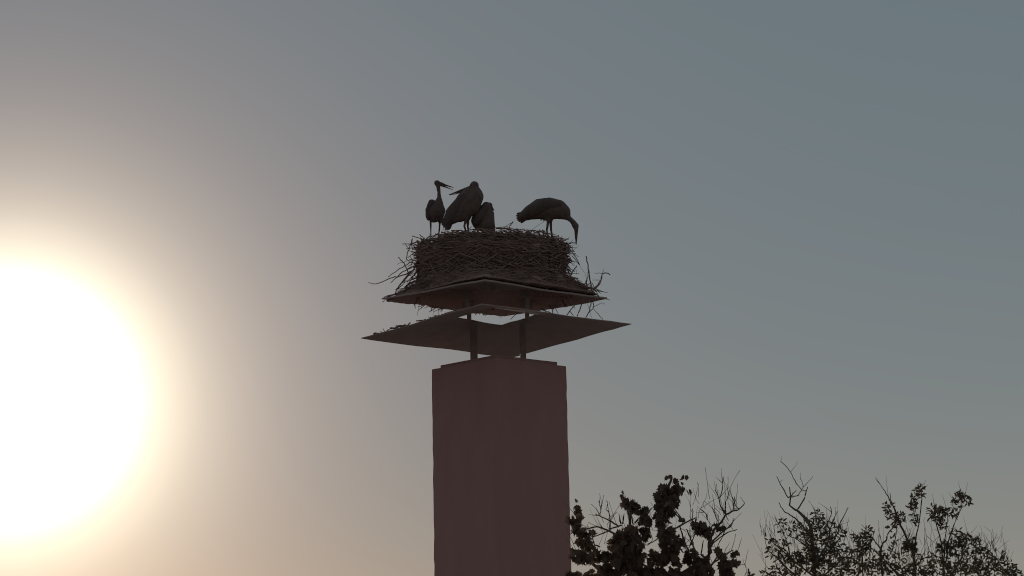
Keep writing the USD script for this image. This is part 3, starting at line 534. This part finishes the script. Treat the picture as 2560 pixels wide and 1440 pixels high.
for _ in range(110): T2.sprig(at(rng.uniform(1900, 2120), rng.uniform(1330, 1420), 22 + rng.normal(0, .3)), np.array([rng.normal(0, .35), rng.normal(0, .3), 1.0]), rng.uniform(.10, .3), .6)
T2.finish()

T3 = Tree('small_leaved_tree', 'small leaved tree with several thin upright shoots ending in leaf tufts, nearest the right edge', 22.6, (2290, 1510), M_LEAF2, 'narrow', 'small leaved trees at the right', r0=.07)
for k, (p, a, b, t) in enumerate([([(1570, 1350), (1560, 1000), (1540, 870), (1500, 770), (1410, 590), (1380, 500), (1330, 390), (1270, 300)], 9, 2, 1), ([(1272, 302), (1198, 200)], 1.5, .6, 0), ([(1265, 295), (1205, 192)], 1.2, .6, 0), ([(1318, 365), (1308, 290), (1298, 185)], 1, .6, 0), ([(1340, 400), (1335, 338)], 1.8, 1.4, 0),
        ([(1560, 1000), (1565, 800), (1600, 620), (1626, 385), (1610, 290)], 4, 1.8, 1), ([(1598, 610), (1565, 560), (1550, 400), (1600, 340)], 1.8, 1.2, 2), ([(1830, 1300), (1820, 1000), (1800, 790), (1745, 560), (1738, 430)], 6, 1.6, 2), ([(1738, 440), (1722, 345)], .9, .5, 0), ([(1830, 1000), (1835, 800), (1852, 650), (1866, 520)], 3.4, 1.6, 1),
        ([(1866, 520), (1810, 350)], .9, .5, 0), ([(1840, 1000), (1870, 780), (1940, 580), (1992, 455), (1970, 330)], 4, 1.6, 2), ([(1985, 330), (1960, 230)], .8, .5, 0), ([(2025, 350), (2045, 240)], .8, .5, 0), ([(1940, 450), (1870, 330)], .8, .5, 0), ([(1290, 1300), (1250, 870), (1300, 770), (1322, 700), (1400, 630)], 6, 2, 2),
        ([(1350, 880), (1385, 750), (1400, 600)], 3, 1.4, 2), ([(1260, 860), (1180, 760), (1128, 705)], 3, 1.6, 2), ([(1130, 685), (1072, 625)], 1.4, .9, 0), ([(1265, 820), (1245, 740), (1225, 650)], 1.8, .9, 1), ([(1390, 790), (1450, 740), (1480, 690)], 1.2, .7, 1), ([(1500, 690), (1540, 640), (1490, 560)], .9, .5, 0),
        ([(1690, 870), (1670, 760), (1645, 600), (1655, 560)], 1.2, .6, 0), ([(1660, 720), (1750, 800)], .9, .8, 0), ([(2130, 900), (2170, 760), (2130, 690)], .9, .5, 0), ([(2240, 870), (2200, 760), (2160, 640)], .9, .5, 0), ([(2230, 870), (2285, 820), (2260, 700), (2190, 640)], 1.2, .5, 0), ([(2290, 830), (2340, 740), (2365, 640)], .8, .5, 0), ([(2080, 700), (2140, 635)], .7, .5, 0), ([(2290, 880), (2420, 770)], .7, .5, 0),
        ([(1570, 1300), (1330, 1000), (1120, 800)], 6, 2, 3), ([(1830, 1200), (2000, 900), (2010, 740)], 5, 2, 3), ([(1830, 1300), (2100, 1000), (2120, 770)], 5, 2, 3), ([(1830, 1300), (2250, 1050), (2330, 960)], 5, 2, 3), ([(1090, 1240), (1080, 900), (1050, 730)], 4, 1.6, 2), ([(1400, 1000), (1530, 1120)], 3, 2, 1), ([(1660, 215), (1650, 270)], .7, .5, 0)]):
    T3.limb(p, a, b, C8, twigs=t, tw=(10, 30), thin=.8)
for (x, y, rx, ry, n) in [(1305, 430, 28, 25, 9), (1330, 480, 30, 50, 20), (1350, 560, 30, 25, 10), (1420, 570, 60, 45, 44), (1400, 590, 35, 30, 20), (1610, 310, 32, 45, 26), (1620, 350, 26, 25, 12), (1555, 385, 30, 40, 20), (1535, 460, 38, 40, 30), (1555, 530, 24, 30, 10), (1570, 585, 28, 28, 20), (1715, 480, 28, 30, 9), (1710, 540, 28, 26, 12), (1770, 530, 60, 65, 70), (1830, 500, 36, 36, 18),
        (1815, 620, 36, 36, 28), (1985, 345, 50, 30, 22), (1965, 390, 45, 40, 34), (2045, 410, 30, 35, 20), (1940, 450, 30, 25, 14), (1915, 530, 34, 26, 16), (1950, 700, 48, 26, 20), (1100, 780, 70, 60, 60), (1140, 700, 42, 50, 36), (1030, 740, 32, 30, 16), (1090, 850, 60, 50, 60), (1340, 655, 32, 25, 12), (1370, 770, 35, 25, 9), (1515, 820, 50, 36, 70), (1540, 870, 40, 40, 40), (1520, 760, 30, 20, 10),
        (1840, 830, 75, 40, 80), (1890, 800, 40, 36, 20), (2010, 780, 50, 50, 50), (2030, 740, 30, 26, 14), (2110, 780, 44, 40, 36), (1940, 850, 70, 50, 40), (2080, 860, 80, 50, 50), (2190, 880, 50, 40, 30), (2270, 900, 40, 24, 12), (2300, 970, 80, 50, 44), (2440, 1060, 60, 40, 40), (2400, 980, 40, 26, 14), (2500, 1085, 40, 20, 20), (2360, 910, 20, 18, 7), (2200, 980, 100, 70, 80), (2080, 1000, 100, 80, 90), (1900, 960, 100, 70, 70), (1760, 960, 70, 70, 40), (1800, 1040, 120, 60, 90), (1600, 1000, 80, 80, 50),
        (1640, 930, 50, 40, 16), (1450, 1040, 120, 60, 80), (1300, 1000, 100, 80, 80), (1250, 930, 60, 60, 34), (1180, 1040, 120, 60, 90), (1080, 960, 100, 70, 60), (1000, 1020, 90, 80, 60), (1000, 900, 50, 50, 24), (1420, 930, 60, 50, 22), (2400, 1040, 60, 50, 28), (2260, 1060, 150, 40, 70), (1960, 1060, 150, 40, 70), (1600, 1070, 120, 40, 60), (1360, 860, 30, 30, 10), (950, 830, 30, 20, 8)]:
    T3.cloud(x, y, rx, ry, int(n * 1.2), (9, 15), -.1, C8)
for _ in range(140): T3.sprig(at(rng.uniform(2120, 2520), rng.uniform(1350, 1430), 22.6 + rng.normal(0, .3)), np.array([rng.normal(0, .35), rng.normal(0, .3), 1.0]), rng.uniform(.10, .3), .6)
T3.finish()
